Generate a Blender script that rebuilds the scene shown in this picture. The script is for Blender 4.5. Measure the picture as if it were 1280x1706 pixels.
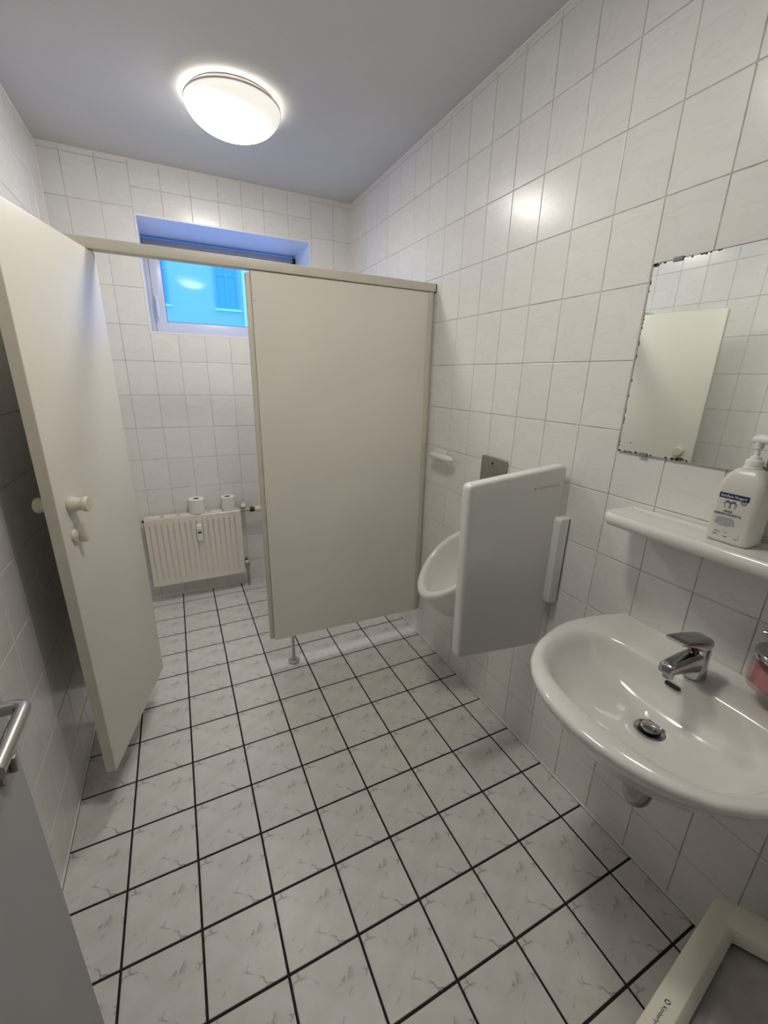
import bpy, bmesh, math, random
from mathutils import Vector, Matrix
random.seed(7)
for o in list(bpy.data.objects): bpy.data.objects.remove(o, do_unlink=True)
S = bpy.context.scene
COL = S.collection
PI = math.pi
# ------------------------------------------------------------------ camera
W, D, H, XL, YF = 1.5056, 2.335, 2.5965, -0.183, -0.92      # room: right wall, back wall, ceiling, left wall, entrance wall
cd = bpy.data.cameras.new('camera'); cam = bpy.data.objects.new('camera', cd); COL.objects.link(cam)
RX = Vector((0.8996803, -0.4359892, 0.0221102)); RY = Vector((-0.1147993, -0.2851501, -0.9515832)); RZ = Vector((0.4211847, 0.8535824, -0.3065951))
cam.matrix_world = Matrix(((RX.x, -RY.x, -RZ.x, 0.30135), (RX.y, -RY.y, -RZ.y, -0.70480), (RX.z, -RY.z, -RZ.z, 1.51342), (0, 0, 0, 1)))
cd.sensor_fit = 'VERTICAL'; cd.sensor_height = 36.0; cd.lens = 695.98 / 1706 * 36.0; cd.clip_start = 0.02; cd.clip_end = 200
S.camera = cam
# ------------------------------------------------------------------ light
LAMP_STRENGTH = 64.0
LAMP2_STRENGTH = 65.0
LAMP_COLOR = (1.0, 0.965, 0.90)
LAMP2_COLOR = (1.0, 0.95, 0.86)
wd = bpy.data.worlds.new('sky'); S.world = wd; wd.use_nodes = True
bg = wd.node_tree.nodes['Background']; bg.inputs[0].default_value = (0.072, 0.295, 1.0, 1); bg.inputs[1].default_value = 4.7
S.view_settings.view_transform = 'Standard'; S.view_settings.look = 'None'; S.view_settings.gamma = 1.0
S.cycles.max_bounces = 8; S.cycles.glossy_bounces = 3; S.cycles.caustics_reflective = False; S.cycles.caustics_refractive = False
S.cycles.adaptive_threshold = .02
S.view_settings.use_curve_mapping = False; S.view_settings.exposure = 0.0

# ------------------------------------------------------------------ materials
def newmat(name):
    m = bpy.data.materials.new(name); m.use_nodes = True
    return m, m.node_tree.nodes, m.node_tree.links, m.node_tree.nodes['Principled BSDF']
def mat(name, col, rough=0.5, metal=0.0, spec=0.5, var=0.0, scale=8.0, bump=0.0, bscale=60.0, coat=0.0, rvar=0.0):
    m, N, L, b = newmat(name)
    b.inputs['Base Color'].default_value = (*col, 1); b.inputs['Roughness'].default_value = rough
    b.inputs['Metallic'].default_value = metal; b.inputs['Specular IOR Level'].default_value = spec
    b.inputs['Coat Weight'].default_value = coat; b.inputs['Coat Roughness'].default_value = 0.08
    tc = N.new('ShaderNodeTexCoord')
    if var > 0:
        n = N.new('ShaderNodeTexNoise'); n.inputs['Scale'].default_value = scale; n.inputs['Detail'].default_value = 2
        r = N.new('ShaderNodeValToRGB')
        r.color_ramp.elements[0].position = 0.3; r.color_ramp.elements[1].position = 0.7
        r.color_ramp.elements[0].color = (*[c * (1 - var) for c in col], 1); r.color_ramp.elements[1].color = (*[min(1, c * (1 + var)) for c in col], 1)
        L.new(tc.outputs['Object'], n.inputs['Vector']); L.new(n.outputs['Fac'], r.inputs['Fac']); L.new(r.outputs['Color'], b.inputs['Base Color'])
    if rvar > 0:
        n2 = N.new('ShaderNodeTexNoise'); n2.inputs['Scale'].default_value = 25
        mr = N.new('ShaderNodeMapRange'); mr.inputs['To Min'].default_value = rough - rvar; mr.inputs['To Max'].default_value = rough + rvar
        L.new(tc.outputs['Object'], n2.inputs['Vector']); L.new(n2.outputs['Fac'], mr.inputs['Value']); L.new(mr.outputs['Result'], b.inputs['Roughness'])
    if bump > 0:
        n3 = N.new('ShaderNodeTexNoise'); n3.inputs['Scale'].default_value = bscale; n3.inputs['Detail'].default_value = 0
        bp = N.new('ShaderNodeBump'); bp.inputs['Strength'].default_value = bump; bp.inputs['Distance'].default_value = 0.002
        L.new(tc.outputs['Object'], n3.inputs['Vector']); L.new(n3.outputs['Fac'], bp.inputs['Height']); L.new(bp.outputs['Normal'], b.inputs['Normal'])
    return m
def floor_tile_mat():
    m, N, L, b = newmat('floor_tile_glaze')
    tc = N.new('ShaderNodeTexCoord')
    # tone
    n = N.new('ShaderNodeTexNoise'); n.inputs['Scale'].default_value = 14; n.inputs['Detail'].default_value = 3
    L.new(tc.outputs['Object'], n.inputs['Vector'])
    base = N.new('ShaderNodeValToRGB'); e = base.color_ramp.elements
    e[0].position = .3; e[0].color = (.63, .595, .57, 1); e[1].position = .7; e[1].color = (.72, .70, .685, 1)
    L.new(n.outputs['Fac'], base.inputs['Fac'])
    # veins: distorted cell borders, broken up by a second noise
    nd = N.new('ShaderNodeTexNoise'); nd.inputs['Scale'].default_value = 22; nd.inputs['Detail'].default_value = 3
    L.new(tc.outputs['Object'], nd.inputs['Vector'])
    mx = N.new('ShaderNodeVectorMath'); mx.operation = 'MULTIPLY_ADD'; mx.inputs[1].default_value = (.05, .05, .05)
    L.new(nd.outputs['Color'], mx.inputs[0]); L.new(tc.outputs['Object'], mx.inputs[2])
    v = N.new('ShaderNodeTexVoronoi'); v.feature = 'DISTANCE_TO_EDGE'; v.inputs['Scale'].default_value = 13
    L.new(mx.outputs[0], v.inputs['Vector'])
    vr = N.new('ShaderNodeMapRange'); vr.inputs['From Min'].default_value = 0.0; vr.inputs['From Max'].default_value = .05; vr.inputs['To Min'].default_value = 1; vr.inputs['To Max'].default_value = 0
    L.new(v.outputs['Distance'], vr.inputs['Value'])
    nm = N.new('ShaderNodeTexNoise'); nm.inputs['Scale'].default_value = 19; nm.inputs['Detail'].default_value = 2
    add = N.new('ShaderNodeVectorMath'); add.inputs[1].default_value = (3.1, 1.7, .4); L.new(tc.outputs['Object'], add.inputs[0]); L.new(add.outputs[0], nm.inputs['Vector'])
    mr = N.new('ShaderNodeMapRange'); mr.inputs['From Min'].default_value = .47; mr.inputs['From Max'].default_value = .60; mr.inputs['To Max'].default_value = .85
    L.new(nm.outputs['Fac'], mr.inputs['Value'])
    mu = N.new('ShaderNodeMath'); mu.operation = 'MULTIPLY'; L.new(vr.outputs['Result'], mu.inputs[0]); L.new(mr.outputs['Result'], mu.inputs[1])
    mix = N.new('ShaderNodeMixRGB'); mix.inputs['Color2'].default_value = (.26, .235, .225, 1)
    L.new(mu.outputs[0], mix.inputs['Fac']); L.new(base.outputs['Color'], mix.inputs['Color1'])
    # each tile a hair lighter or darker than its neighbour
    oi = N.new('ShaderNodeObjectInfo'); hv = N.new('ShaderNodeHueSaturation')
    orr = N.new('ShaderNodeMapRange'); orr.inputs['To Min'].default_value = .97; orr.inputs['To Max'].default_value = 1.03
    L.new(oi.outputs['Random'], orr.inputs['Value']); L.new(orr.outputs['Result'], hv.inputs['Value']); L.new(mix.outputs['Color'], hv.inputs['Color'])
    L.new(hv.outputs['Color'], b.inputs['Base Color'])
    b.inputs['Roughness'].default_value = .30; b.inputs['Specular IOR Level'].default_value = .5
    nb = N.new('ShaderNodeTexNoise'); nb.inputs['Scale'].default_value = 40; nb.inputs['Detail'].default_value = 0
    bp = N.new('ShaderNodeBump'); bp.inputs['Strength'].default_value = .12; bp.inputs['Distance'].default_value = .001
    L.new(tc.outputs['Object'], nb.inputs['Vector']); L.new(nb.outputs['Fac'], bp.inputs['Height']); L.new(bp.outputs['Normal'], b.inputs['Normal'])
    return m
def wall_tile_mat():
    m, N, L, b = newmat('wall_tile_glaze')
    tc = N.new('ShaderNodeTexCoord')
    oi = N.new('ShaderNodeObjectInfo')
    mp = N.new('ShaderNodeMapping'); mp.inputs['Rotation'].default_value = (0, 0, math.radians(52)); mp.inputs['Scale'].default_value = (1.0, 3.4, 1)
    L.new(tc.outputs['Object'], mp.inputs['Vector'])
    n = N.new('ShaderNodeTexNoise'); n.noise_dimensions = '4D'; n.inputs['Scale'].default_value = 7; n.inputs['Detail'].default_value = 3; n.inputs['Distortion'].default_value = .6
    sn = N.new('ShaderNodeMath'); sn.operation = 'MULTIPLY'; sn.inputs[1].default_value = 6
    fl = N.new('ShaderNodeMath'); fl.operation = 'FLOOR'
    L.new(oi.outputs['Random'], sn.inputs[0]); L.new(sn.outputs[0], fl.inputs[0]); L.new(fl.outputs[0], n.inputs['W'])
    L.new(mp.outputs[0], n.inputs['Vector'])
    base = N.new('ShaderNodeValToRGB'); e = base.color_ramp.elements
    e[0].position = .30; e[0].color = (.762, .745, .728, 1); e[1].position = .62; e[1].color = (.79, .78, .765, 1)
    x = e.new(.47); x.color = (.78, .77, .755, 1); y = e.new(.50); y.color = (.752, .735, .716, 1); z = e.new(.53); z.color = (.785, .775, .76, 1)
    L.new(n.outputs['Fac'], base.inputs['Fac']); 
    hv = N.new('ShaderNodeHueSaturation'); orr = N.new('ShaderNodeMapRange'); orr.inputs['To Min'].default_value = .975; orr.inputs['To Max'].default_value = 1.02
    L.new(oi.outputs['Random'], orr.inputs['Value']); L.new(orr.outputs['Result'], hv.inputs['Value']); L.new(base.outputs['Color'], hv.inputs['Color'])
    L.new(hv.outputs['Color'], b.inputs['Base Color'])
    b.inputs['Roughness'].default_value = .235
    nb = N.new('ShaderNodeTexNoise'); nb.inputs['Scale'].default_value = 9; nb.inputs['Detail'].default_value = 0
    bp = N.new('ShaderNodeBump'); bp.inputs['Strength'].default_value = .18; bp.inputs['Distance'].default_value = .002
    L.new(tc.outputs['Object'], nb.inputs['Vector']); L.new(nb.outputs['Fac'], bp.inputs['Height']); L.new(bp.outputs['Normal'], b.inputs['Normal'])
    return m
M = {}
M['floor_tile'] = floor_tile_mat(); M['wall_tile'] = wall_tile_mat()
M['dark_grout'] = mat('dark_grout', (.016, .011, .009), .9, var=.3, scale=30)
M['grout'] = mat('pale_grout', (.56, .52, .475), .9, var=.25, scale=20)
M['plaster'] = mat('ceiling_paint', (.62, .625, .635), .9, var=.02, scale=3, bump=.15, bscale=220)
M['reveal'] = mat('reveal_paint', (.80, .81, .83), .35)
M['sealant'] = mat('white_sealant', (.80, .78, .74), .5)
M['laminate'] = mat('cream_laminate', (.765, .74, .67), .42, var=.025, scale=3, bump=.08, bscale=350)
M['laminate_edge'] = mat('cream_edge_band', (.62, .585, .50), .45, var=.04, scale=12)
M['cream_plastic'] = mat('cream_plastic', (.72, .68, .55), .3)
M['ceramic'] = mat('white_ceramic', (.78, .77, .74), .12, coat=.6)
M['ceramic_screen'] = mat('screen_ceramic', (.74, .745, .72), .16, coat=.3)
M['chrome'] = mat('chrome', (.48, .48, .49), .10, 1.0, rvar=.03)
M['dirty_shaded_chrome'] = mat('dirty_shaded_chrome', (.33, .32, .30), .17, 1.0, var=.15, scale=30)  # dirty chrome, with the dim reflections under the basin darkened into its colour
M['steel'] = mat('brushed_steel', (.52, .50, .48), .30, 1.0, var=.06, scale=40)
M['plate_steel'] = mat('satin_plate', (.40, .375, .35), .34, 1.0, var=.05, scale=40)
M['mirror'] = mat('mirror_silver', (.86, .90, .875), .015, 1.0)
M['mirror_edge'] = mat('corroded_mirror_edge', (.05, .045, .04), .6)
M['radiator'] = mat('radiator_enamel', (.78, .745, .66), .32)
M['white_plastic'] = mat('white_plastic', (.82, .82, .80), .3)
M['upvc'] = mat('window_plastic', (.80, .80, .82), .28)
M['gasket'] = mat('grey_gasket', (.22, .23, .26), .5)
M['stay'] = mat('grey_stay_metal', (.38, .38, .41), .4)
M['black'] = mat('black_plastic_and_shade', (.012, .012, .013), .4)  # black plastic parts; also colours in the shade of drain, overflow and grille
M['brass'] = mat('dull_brass', (.45, .40, .33), .35, 1.0)
M['paper'] = mat('tissue_paper', (.80, .77, .74), .95, var=.03, scale=60, bump=.3, bscale=300)
M['card'] = mat('brown_card', (.20, .13, .09), .9)
M['bin'] = mat('beige_bin_plastic', (.84, .81, .71), .5, bump=.15, bscale=500)
M['bin_bag'] = mat('grey_bin_flap', (.46, .435, .43), .55, var=.1, scale=25, bump=.2, bscale=40)
M['door_grey'] = mat('grey_door_paint', (.36, .36, .37), .45, var=.04, scale=5, bump=.05, bscale=300)
M['ink'] = mat('dark_ink', (.03, .035, .09), .5)
M['navy'] = mat('navy_label', (.012, .02, .13), .35)
M['grey_ink'] = mat('grey_ink', (.22, .24, .30), .5)
M['white_ink'] = mat('white_ink', (.85, .85, .85), .5)
M['screen_ink'] = mat('faded_grey_ink', (.50, .49, .45), .4)
M['facade'] = mat('facade_render', (.64, .60, .64), .9, var=.02, scale=2)
M['facade_bright'] = mat('facade_white_render', (.92, .92, .90), .9)
M['paving'] = mat('courtyard_paving', (.60, .59, .57), .9, var=.1, scale=3)
M['corridor'] = mat('corridor_paint', (.62, .60, .57), .8)
def bottle_mat():
    m, N, L, b = newmat('milky_bottle_plastic')
    b.inputs['Base Color'].default_value = (.68, .68, .62, 1); b.inputs['Roughness'].default_value = .3
    b.inputs['Subsurface Weight'].default_value = .25; b.inputs['Subsurface Radius'].default_value = (.02, .02, .02); b.inputs['Subsurface Scale'].default_value = .6
    return m
M['bottle'] = bottle_mat()
def glass_mat(name, tint=(1, 1, 1), f0=.04, rough=0.0):
    m, N, L, b = newmat(name); N.remove(b); out = N['Material Output']
    t = N.new('ShaderNodeBsdfTransparent'); t.inputs[0].default_value = (*tint, 1)
    g = N.new('ShaderNodeBsdfGlossy'); g.inputs['Roughness'].default_value = rough
    lw = N.new('ShaderNodeLayerWeight'); lw.inputs['Blend'].default_value = .5
    pw = N.new('ShaderNodeMath'); pw.operation = 'POWER'; pw.inputs[1].default_value = 5; L.new(lw.outputs['Facing'], pw.inputs[0])
    ma = N.new('ShaderNodeMath'); ma.operation = 'MULTIPLY_ADD'; ma.inputs[1].default_value = .9; ma.inputs[2].default_value = f0; L.new(pw.outputs[0], ma.inputs[0])
    mx = N.new('ShaderNodeMixShader'); L.new(ma.outputs[0], mx.inputs[0]); L.new(t.outputs[0], mx.inputs[1]); L.new(g.outputs[0], mx.inputs[2]); L.new(mx.outputs[0], out.inputs['Surface'])
    return m
M['pane'] = glass_mat('window_glass', (.97, .98, .99), .007, .06)
M['cup_glass'] = glass_mat('clear_cup', (.90, .88, .86), .05, .05)
M['far_pane'] = mat('facade_window_glass', (.22, .42, .50), .5)
M['far_frame'] = mat('facade_window_frame', (.27, .46, .52), .5)
def soap_mat():
    m, N, L, b = newmat('pink_soap')
    b.inputs['Base Color'].default_value = (.80, .33, .37, 1); b.inputs['Roughness'].default_value = .25
    return m
M['soap'] = soap_mat()
def lamp_mat(name, strength, col):
    """opal glass lit from inside: brightest next to the bulbs, fainter out by the rim"""
    m, N, L, b = newmat(name)
    b.inputs['Base Color'].default_value = (.85, .82, .75, 1); b.inputs['Roughness'].default_value = .25
    b.inputs['Emission Color'].default_value = (*col, 1)
    tc = N.new('ShaderNodeTexCoord'); sb = N.new('ShaderNodeVectorMath'); sb.operation = 'DISTANCE'; sb.inputs[1].default_value = (-.022, .015, -.01)
    L.new(tc.outputs['Object'], sb.inputs[0])
    mr = N.new('ShaderNodeMapRange'); mr.interpolation_type = 'SMOOTHSTEP'; mr.inputs['From Min'].default_value = .055; mr.inputs['From Max'].default_value = .188
    mr.inputs['To Min'].default_value = strength; mr.inputs['To Max'].default_value = strength * .010
    L.new(sb.outputs['Value'], mr.inputs['Value']); L.new(mr.outputs['Result'], b.inputs['Emission Strength'])
    return m
M['lamp'] = lamp_mat('lit_opal_glass', LAMP_STRENGTH, LAMP_COLOR); M['lamp_weak'] = lamp_mat('lit_opal_glass_warmer_bulb', LAMP2_STRENGTH, LAMP2_COLOR)

# ------------------------------------------------------------------ helpers
def new_bm(): return bmesh.new()
def merge(bm, other, mtx=None):
    if mtx is not None: bmesh.ops.transform(other, matrix=mtx, verts=other.verts)
    me = bpy.data.meshes.new('tmp'); other.to_mesh(me); other.free(); bm.from_mesh(me); bpy.data.meshes.remove(me)
def rbox(bm, x0, x1, y0, y1, z0, z1, b=0.0, seg=2, mtx=None):
    t = bmesh.new(); bmesh.ops.create_cube(t, size=1)
    for v in t.verts: v.co = Vector(((x0 + x1) / 2 + v.co.x * (x1 - x0), (y0 + y1) / 2 + v.co.y * (y1 - y0), (z0 + z1) / 2 + v.co.z * (z1 - z0)))
    if b > 0: bmesh.ops.bevel(t, geom=t.edges[:], offset=b, segments=seg, affect='EDGES', profile=.5)
    merge(bm, t, mtx)
def frame_to(axis):
    a = Vector(axis).normalized(); u = a.orthogonal().normalized() if abs(a.z) < .999 else Vector((1, 0, 0)); v = a.cross(u); return u, v, a
def loft(bm, rings, cap0=True, cap1=True, closed=False):
    vs = [[bm.verts.new(p) for p in r] for r in rings]; n = len(rings[0])
    rr = range(len(vs) - 1) if not closed else range(len(vs))
    for i in rr:
        a, c = vs[i], vs[(i + 1) % len(vs)]
        for j in range(n): bm.faces.new((a[j], a[(j + 1) % n], c[(j + 1) % n], c[j]))
    if not closed:
        if cap0: bm.faces.new(list(reversed(vs[0])))
        if cap1: bm.faces.new(vs[-1])
    return vs
def lathe(bm, prof, c, axis=(0, 0, 1), seg=32, cap0=True, cap1=True):
    u, v, a = frame_to(axis); c = Vector(c)
    loft(bm, [[c + a * z + (u * math.cos(2 * PI * k / seg) + v * math.sin(2 * PI * k / seg)) * max(r, 1e-4) for k in range(seg)] for r, z in prof], cap0, cap1)
def cyl(bm, p0, p1, r0, r1=None, seg=24, ch=0.0):
    p0, p1 = Vector(p0), Vector(p1); l = (p1 - p0).length; r1 = r0 if r1 is None else r1
    prof = [(r0, 0), (r1, l)] if ch <= 0 else [(r0 - ch, 0), (r0, ch), (r1, l - ch), (r1 - ch, l)]
    lathe(bm, prof, p0, p1 - p0, seg)
def tube(bm, pts, r, seg=16, cap=True):
    pts = [Vector(p) for p in pts]; t = (pts[1] - pts[0]).normalized(); u = t.orthogonal().normalized(); rings = []
    for i, p in enumerate(pts):
        d = (pts[min(i + 1, len(pts) - 1)] - pts[max(i - 1, 0)]).normalized()
        u = (u - d * u.dot(d)).normalized(); w = d.cross(u); rad = r[i] if isinstance(r, (list, tuple)) else r
        rings.append([p + (u * math.cos(2 * PI * k / seg) + w * math.sin(2 * PI * k / seg)) * rad for k in range(seg)])
    loft(bm, rings, cap, cap)
def arc(c, r, a0, a1, n, plane='xy', const=0):
    o = []
    for i in range(n + 1):
        a = a0 + (a1 - a0) * i / n; o.append((c[0] + r * math.cos(a), c[1] + r * math.sin(a)))
    return o
def rrect(x0, x1, y0, y1, rad, n=6):
    """rounded rectangle outline, counter-clockwise; rad = one radius or four (x1y0, x1y1, x0y1, x0y0)"""
    if not isinstance(rad, (list, tuple)): rad = (rad,) * 4
    p = []
    for (cx, cy, a, r) in ((x1 - rad[0], y0 + rad[0], -PI / 2, rad[0]), (x1 - rad[1], y1 - rad[1], 0, rad[1]), (x0 + rad[2], y1 - rad[2], PI / 2, rad[2]), (x0 + rad[3], y0 + rad[3], PI, rad[3])):
        p += arc((cx, cy), r, a, a + PI / 2, n)
    return p
def inset(poly, d):
    """shrink an outline towards its centre by about d"""
    n = len(poly); out = []
    for i in range(n):
        a, b, c = Vector(poly[i - 1]), Vector(poly[i]), Vector(poly[(i + 1) % n])
        t = (c - a); t = t.normalized() if t.length > 1e-9 else Vector((1, 0)); out.append((b.x - t.y * d, b.y + t.x * d))
    return out
def slab(bm, poly, f, t0, t1, b, seg=3):
    """thicken a ccw outline between t0 and t1 with rounded rims; f maps (u, v, t) to a point"""
    rings = []
    for k in range(seg + 1):
        a = PI / 2 * k / seg; q = inset(poly, b * (1 - math.sin(a))); rings.append([f(u, v, t0 + b * (1 - math.cos(a))) for u, v in q])
    for k in range(seg + 1):
        a = PI / 2 * (1 - k / seg); q = inset(poly, b * (1 - math.sin(a))); rings.append([f(u, v, t1 - b * (1 - math.cos(a))) for u, v in q])
    loft(bm, rings)
def obj(name, bm, m, parent=None, smooth=True, angle=38):
    bmesh.ops.recalc_face_normals(bm, faces=bm.faces)
    lo = Vector((1e9,) * 3); hi = -lo
    for v in bm.verts:
        for i in range(3): lo[i] = min(lo[i], v.co[i]); hi[i] = max(hi[i], v.co[i])
    c = (lo + hi) / 2
    bmesh.ops.translate(bm, verts=bm.verts, vec=-c)
    me = bpy.data.meshes.new(name); bm.to_mesh(me); bm.free()
    if smooth:
        me.polygons.foreach_set('use_smooth', [True] * len(me.polygons)); me.set_sharp_from_angle(angle=math.radians(angle))
    me.materials.append(M[m]); o = bpy.data.objects.new(name, me); COL.objects.link(o); o.location = c
    if parent: put(o, parent)
    return o
WM = {}
def world_of(o):
    return (world_of(o.parent) @ o.matrix_parent_inverse if o.parent else Matrix()) @ o.matrix_basis
def put(o, parent):
    o.parent = parent; o.matrix_parent_inverse = world_of(parent).inverted()
def thing(name, label, cat, loc=(0, 0, 0), group=None):
    o = bpy.data.objects.new(name, None); COL.objects.link(o); o.location = loc; o.empty_display_size = .05
    return tag(o, label, cat, group)
def tag(o, label, cat, group=None):
    o['label'] = label; o['category'] = cat
    if group: o['group'] = group
    return o
def struct(o, label=None, cat=None):
    o['kind'] = 'structure'
    if label: o['label'] = label
    if cat: o['category'] = cat
    return o
def text(name, body, size, mtx, m, parent, depth=.0002, align='LEFT', width=None):
    c = bpy.data.curves.new('t', 'FONT'); c.body = body; c.size = size; c.align_x = align; c.extrude = depth; c.resolution_u = 3
    t = bpy.data.objects.new('t', c); COL.objects.link(t); bpy.context.view_layer.update()
    me = bpy.data.meshes.new_from_object(t.evaluated_get(bpy.context.evaluated_depsgraph_get()))
    bpy.data.objects.remove(t, do_unlink=True); bpy.data.curves.remove(c)
    if width:
        xs = [v.co.x for v in me.vertices]; k = width / (max(xs) - min(xs))
        for v in me.vertices: v.co.x *= k
    me.transform(mtx); me.name = name
    cen = sum((v.co for v in me.vertices), Vector()) / len(me.vertices); me.transform(Matrix.Translation(-cen))
    me.materials.clear(); me.materials.append(M[m]); o = bpy.data.objects.new(name, me); COL.objects.link(o); o.location = cen; put(o, parent); return o
def axes(o, x, y, z):
    m = Matrix((Vector(x), Vector(y), Vector(z))).transposed().to_4x4(); m.translation = Vector(o); return m

# ------------------------------------------------------------------ tiles
TILES = {}
def tile_mesh(w, h, t, b, m):
    k = (round(w, 4), round(h, 4), t, m)
    if k in TILES: return TILES[k]
    bm = bmesh.new(); R = []
    for dx, z in ((0, 0), (0, t - b), (b * .45, t - b * .25), (b, t)):
        R.append([bm.verts.new((sx * (w / 2 - dx), sy * (h / 2 - dx), z)) for sx, sy in ((-1, -1), (1, -1), (1, 1), (-1, 1))])
    for i in range(3):
        for j in range(4): bm.faces.new((R[i][j], R[i][(j + 1) % 4], R[i + 1][(j + 1) % 4], R[i + 1][j]))
    bm.faces.new(R[-1])
    me = bpy.data.meshes.new(m); bm.to_mesh(me); bm.free(); me.materials.append(M[m]); TILES[k] = me; return me
TILE_T = .0018
def lay(parent, name, m, us, vs, gu, gv, fr, bev=.0014, skip=None, jit=.0016):
    """tiles between the joint lines us x vs; fr = (origin, u axis, v axis, normal)"""
    for i in range(len(us) - 1):
        for j in range(len(vs) - 1):
            u0, u1, v0, v1 = us[i] + gu / 2, us[i + 1] - gu / 2, vs[j] + gv / 2, vs[j + 1] - gv / 2
            if skip and skip((us[i] + us[i + 1]) / 2, (vs[j] + vs[j + 1]) / 2): continue
            if u1 - u0 < .008 or v1 - v0 < .008: continue
            o = bpy.data.objects.new(name, tile_mesh(u1 - u0, v1 - v0, TILE_T, bev, m)); COL.objects.link(o)
            mt = axes(Vector(fr[0]) + Vector(fr[1]) * (u0 + u1) / 2 + Vector(fr[2]) * (v0 + v1) / 2, *fr[1:])
            o.matrix_basis = mt @ Matrix.Rotation(random.uniform(-jit, jit), 4, 'X') @ Matrix.Rotation(random.uniform(-jit, jit), 4, 'Y')
            put(o, parent)
def shell(name, boxes, m):
    bm = new_bm()
    for b in boxes: rbox(bm, *b)
    return obj(name, bm, m, smooth=False)
TH = .12
WX0, WX1, WZ0, WZ1, WDEP = .227, 1.213, 1.745, 2.338, .48     # window opening and wall thickness
DW = .40                                                      # depth of the window frame in the reveal
e = TILE_T
# floor
floor = struct(shell('floor', [(XL - TH, W + TH, YF - TH, D + TH, -.10, -e)], 'dark_grout'), 'white marbled floor tiles with dark brown joints', 'floor')
fx = [XL + .002] + [.2 * k for k in range(0, 8)] + [W - .002]
fy = [YF + .002] + [.2 * k for k in range(-4, 12)] + [D - .002]
lay(floor, 'floor_tile', 'floor_tile', fx, fy, .0062, .0068, ((0, 0, -e), (1, 0, 0), (0, 1, 0), (0, 0, 1)), bev=.0016, jit=.0012)
# ceiling
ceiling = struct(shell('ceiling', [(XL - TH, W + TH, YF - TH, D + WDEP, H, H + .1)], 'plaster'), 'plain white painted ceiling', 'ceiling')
# walls
rows = [0.0] + [1.5753 + .1993 * k for k in range(-7, 6)] + [H - .003]
wall_right = struct(shell('wall_right', [(W + e, W + TH, YF - TH, D + TH, -.1, H)], 'grout'), 'right wall of pale marbled tiles behind basin and urinal', 'wall')
ry = [YF + .002] + [.8769 - .149 * k for k in range(11, -10, -1)] ; ry = [y for y in ry if YF + .002 <= y < D - .02] + [D - .002]
lay(wall_right, 'wall_tile', 'wall_tile', [-y for y in reversed(ry)], rows, .0026, .0026, ((W + e, 0, 0), (0, -1, 0), (0, 0, 1), (-1, 0, 0)))
wall_left = struct(shell('wall_left', [(XL - TH, XL - e, YF - TH, D + TH, -.1, H)], 'grout'), 'left wall of pale marbled tiles beside the cubicle door', 'wall')
ly = [YF + .002] + [.654 + .149 * k for k in range(-10, 12)]; ly = [y for y in ly if YF + .002 <= y < D - .02] + [D - .002]
lay(wall_left, 'wall_tile', 'wall_tile', ly, rows, .0026, .0026, ((XL - e, 0, 0), (0, 1, 0), (0, 0, 1), (1, 0, 0)))
yb = D + e
wall_back = struct(shell('wall_back', [(XL - TH, WX0 - .01, yb, D + WDEP, -.1, H), (WX1 + .01, W + TH, yb, D + WDEP, -.1, H), (WX0 - .01, WX1 + .01, yb, D + WDEP, -.1, WZ0 - .008), (WX0 - .01, WX1 + .01, yb, D + WDEP, WZ1 + .008, H)], 'grout'), 'tiled back wall with the window and radiator', 'wall')
fb = ((0, yb, 0), (1, 0, 0), (0, 0, 1), (0, -1, 0))
lay(wall_back, 'wall_tile', 'wall_tile', [XL + .002, -.083, .067, .217], rows, .0026, .0026, fb)
lay(wall_back, 'wall_tile', 'wall_tile', [1.227, 1.378, W - .002], rows, .0026, .0026, fb)
lay(wall_back, 'wall_tile', 'wall_tile', [.217, .367, .518, .668, .80, .929, 1.078, 1.227], [WZ1 + .008, 2.472, H - .003], .0026, .0026, fb)
lay(wall_back, 'wall_tile', 'wall_tile', [.217, .367, .518, .668, .80, .929, 1.078, 1.227], [r for r in rows if r < 1.58] + [WZ0 - .008], .0026, .0026, fb)
# painted reveal lining of the window niche
bm = new_bm(); g = .01
rbox(bm, WX0 - g, WX0, D - .001, D + WDEP, WZ0 - g, WZ1 + g); rbox(bm, WX1, WX1 + g, D - .001, D + WDEP, WZ0 - g, WZ1 + g)
rbox(bm, WX0, WX1, D - .001, D + WDEP, WZ1, WZ1 + g); rbox(bm, WX0, WX1, D - .001, D + WDEP, WZ0 - g, WZ0)
struct(obj('trim_1', bm, 'reveal', smooth=False), 'white painted reveal around the small window', 'window reveal')
# entrance wall behind the camera, with the doorway, and a short stretch of corridor
DX0, DX1, DZ = -.005, .86, 2.02
wall_front = struct(shell('wall_front', [(XL - TH, DX0 - .04, YF - TH, YF, -.1, H), (DX1, W + TH, YF - TH, YF, -.1, H), (DX0 - .04, DX1, YF - TH, YF, DZ, H)], 'wall_tile'), 'entrance wall with the doorway', 'wall')
struct(shell('wall_corridor', [(XL - .9, W + .9, YF - 1.5, YF - 1.4, -.1, H), (XL - 1, XL - .9, YF - 1.5, YF - TH, -.1, H), (W + .9, W + 1, YF - 1.5, YF - TH, -.1, H), (XL - 1, W + 1, YF - 1.5, YF - TH, H, H + .1), (XL - 1, W + 1, YF - 1.5, YF - TH, -.1, 0),
                              (XL - 1, XL - TH, YF - TH - .05, YF - TH, 0, H), (W + TH, W + 1, YF - TH - .05, YF - TH, 0, H)], 'corridor'), 'plain corridor beyond the entrance', 'wall')
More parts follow.
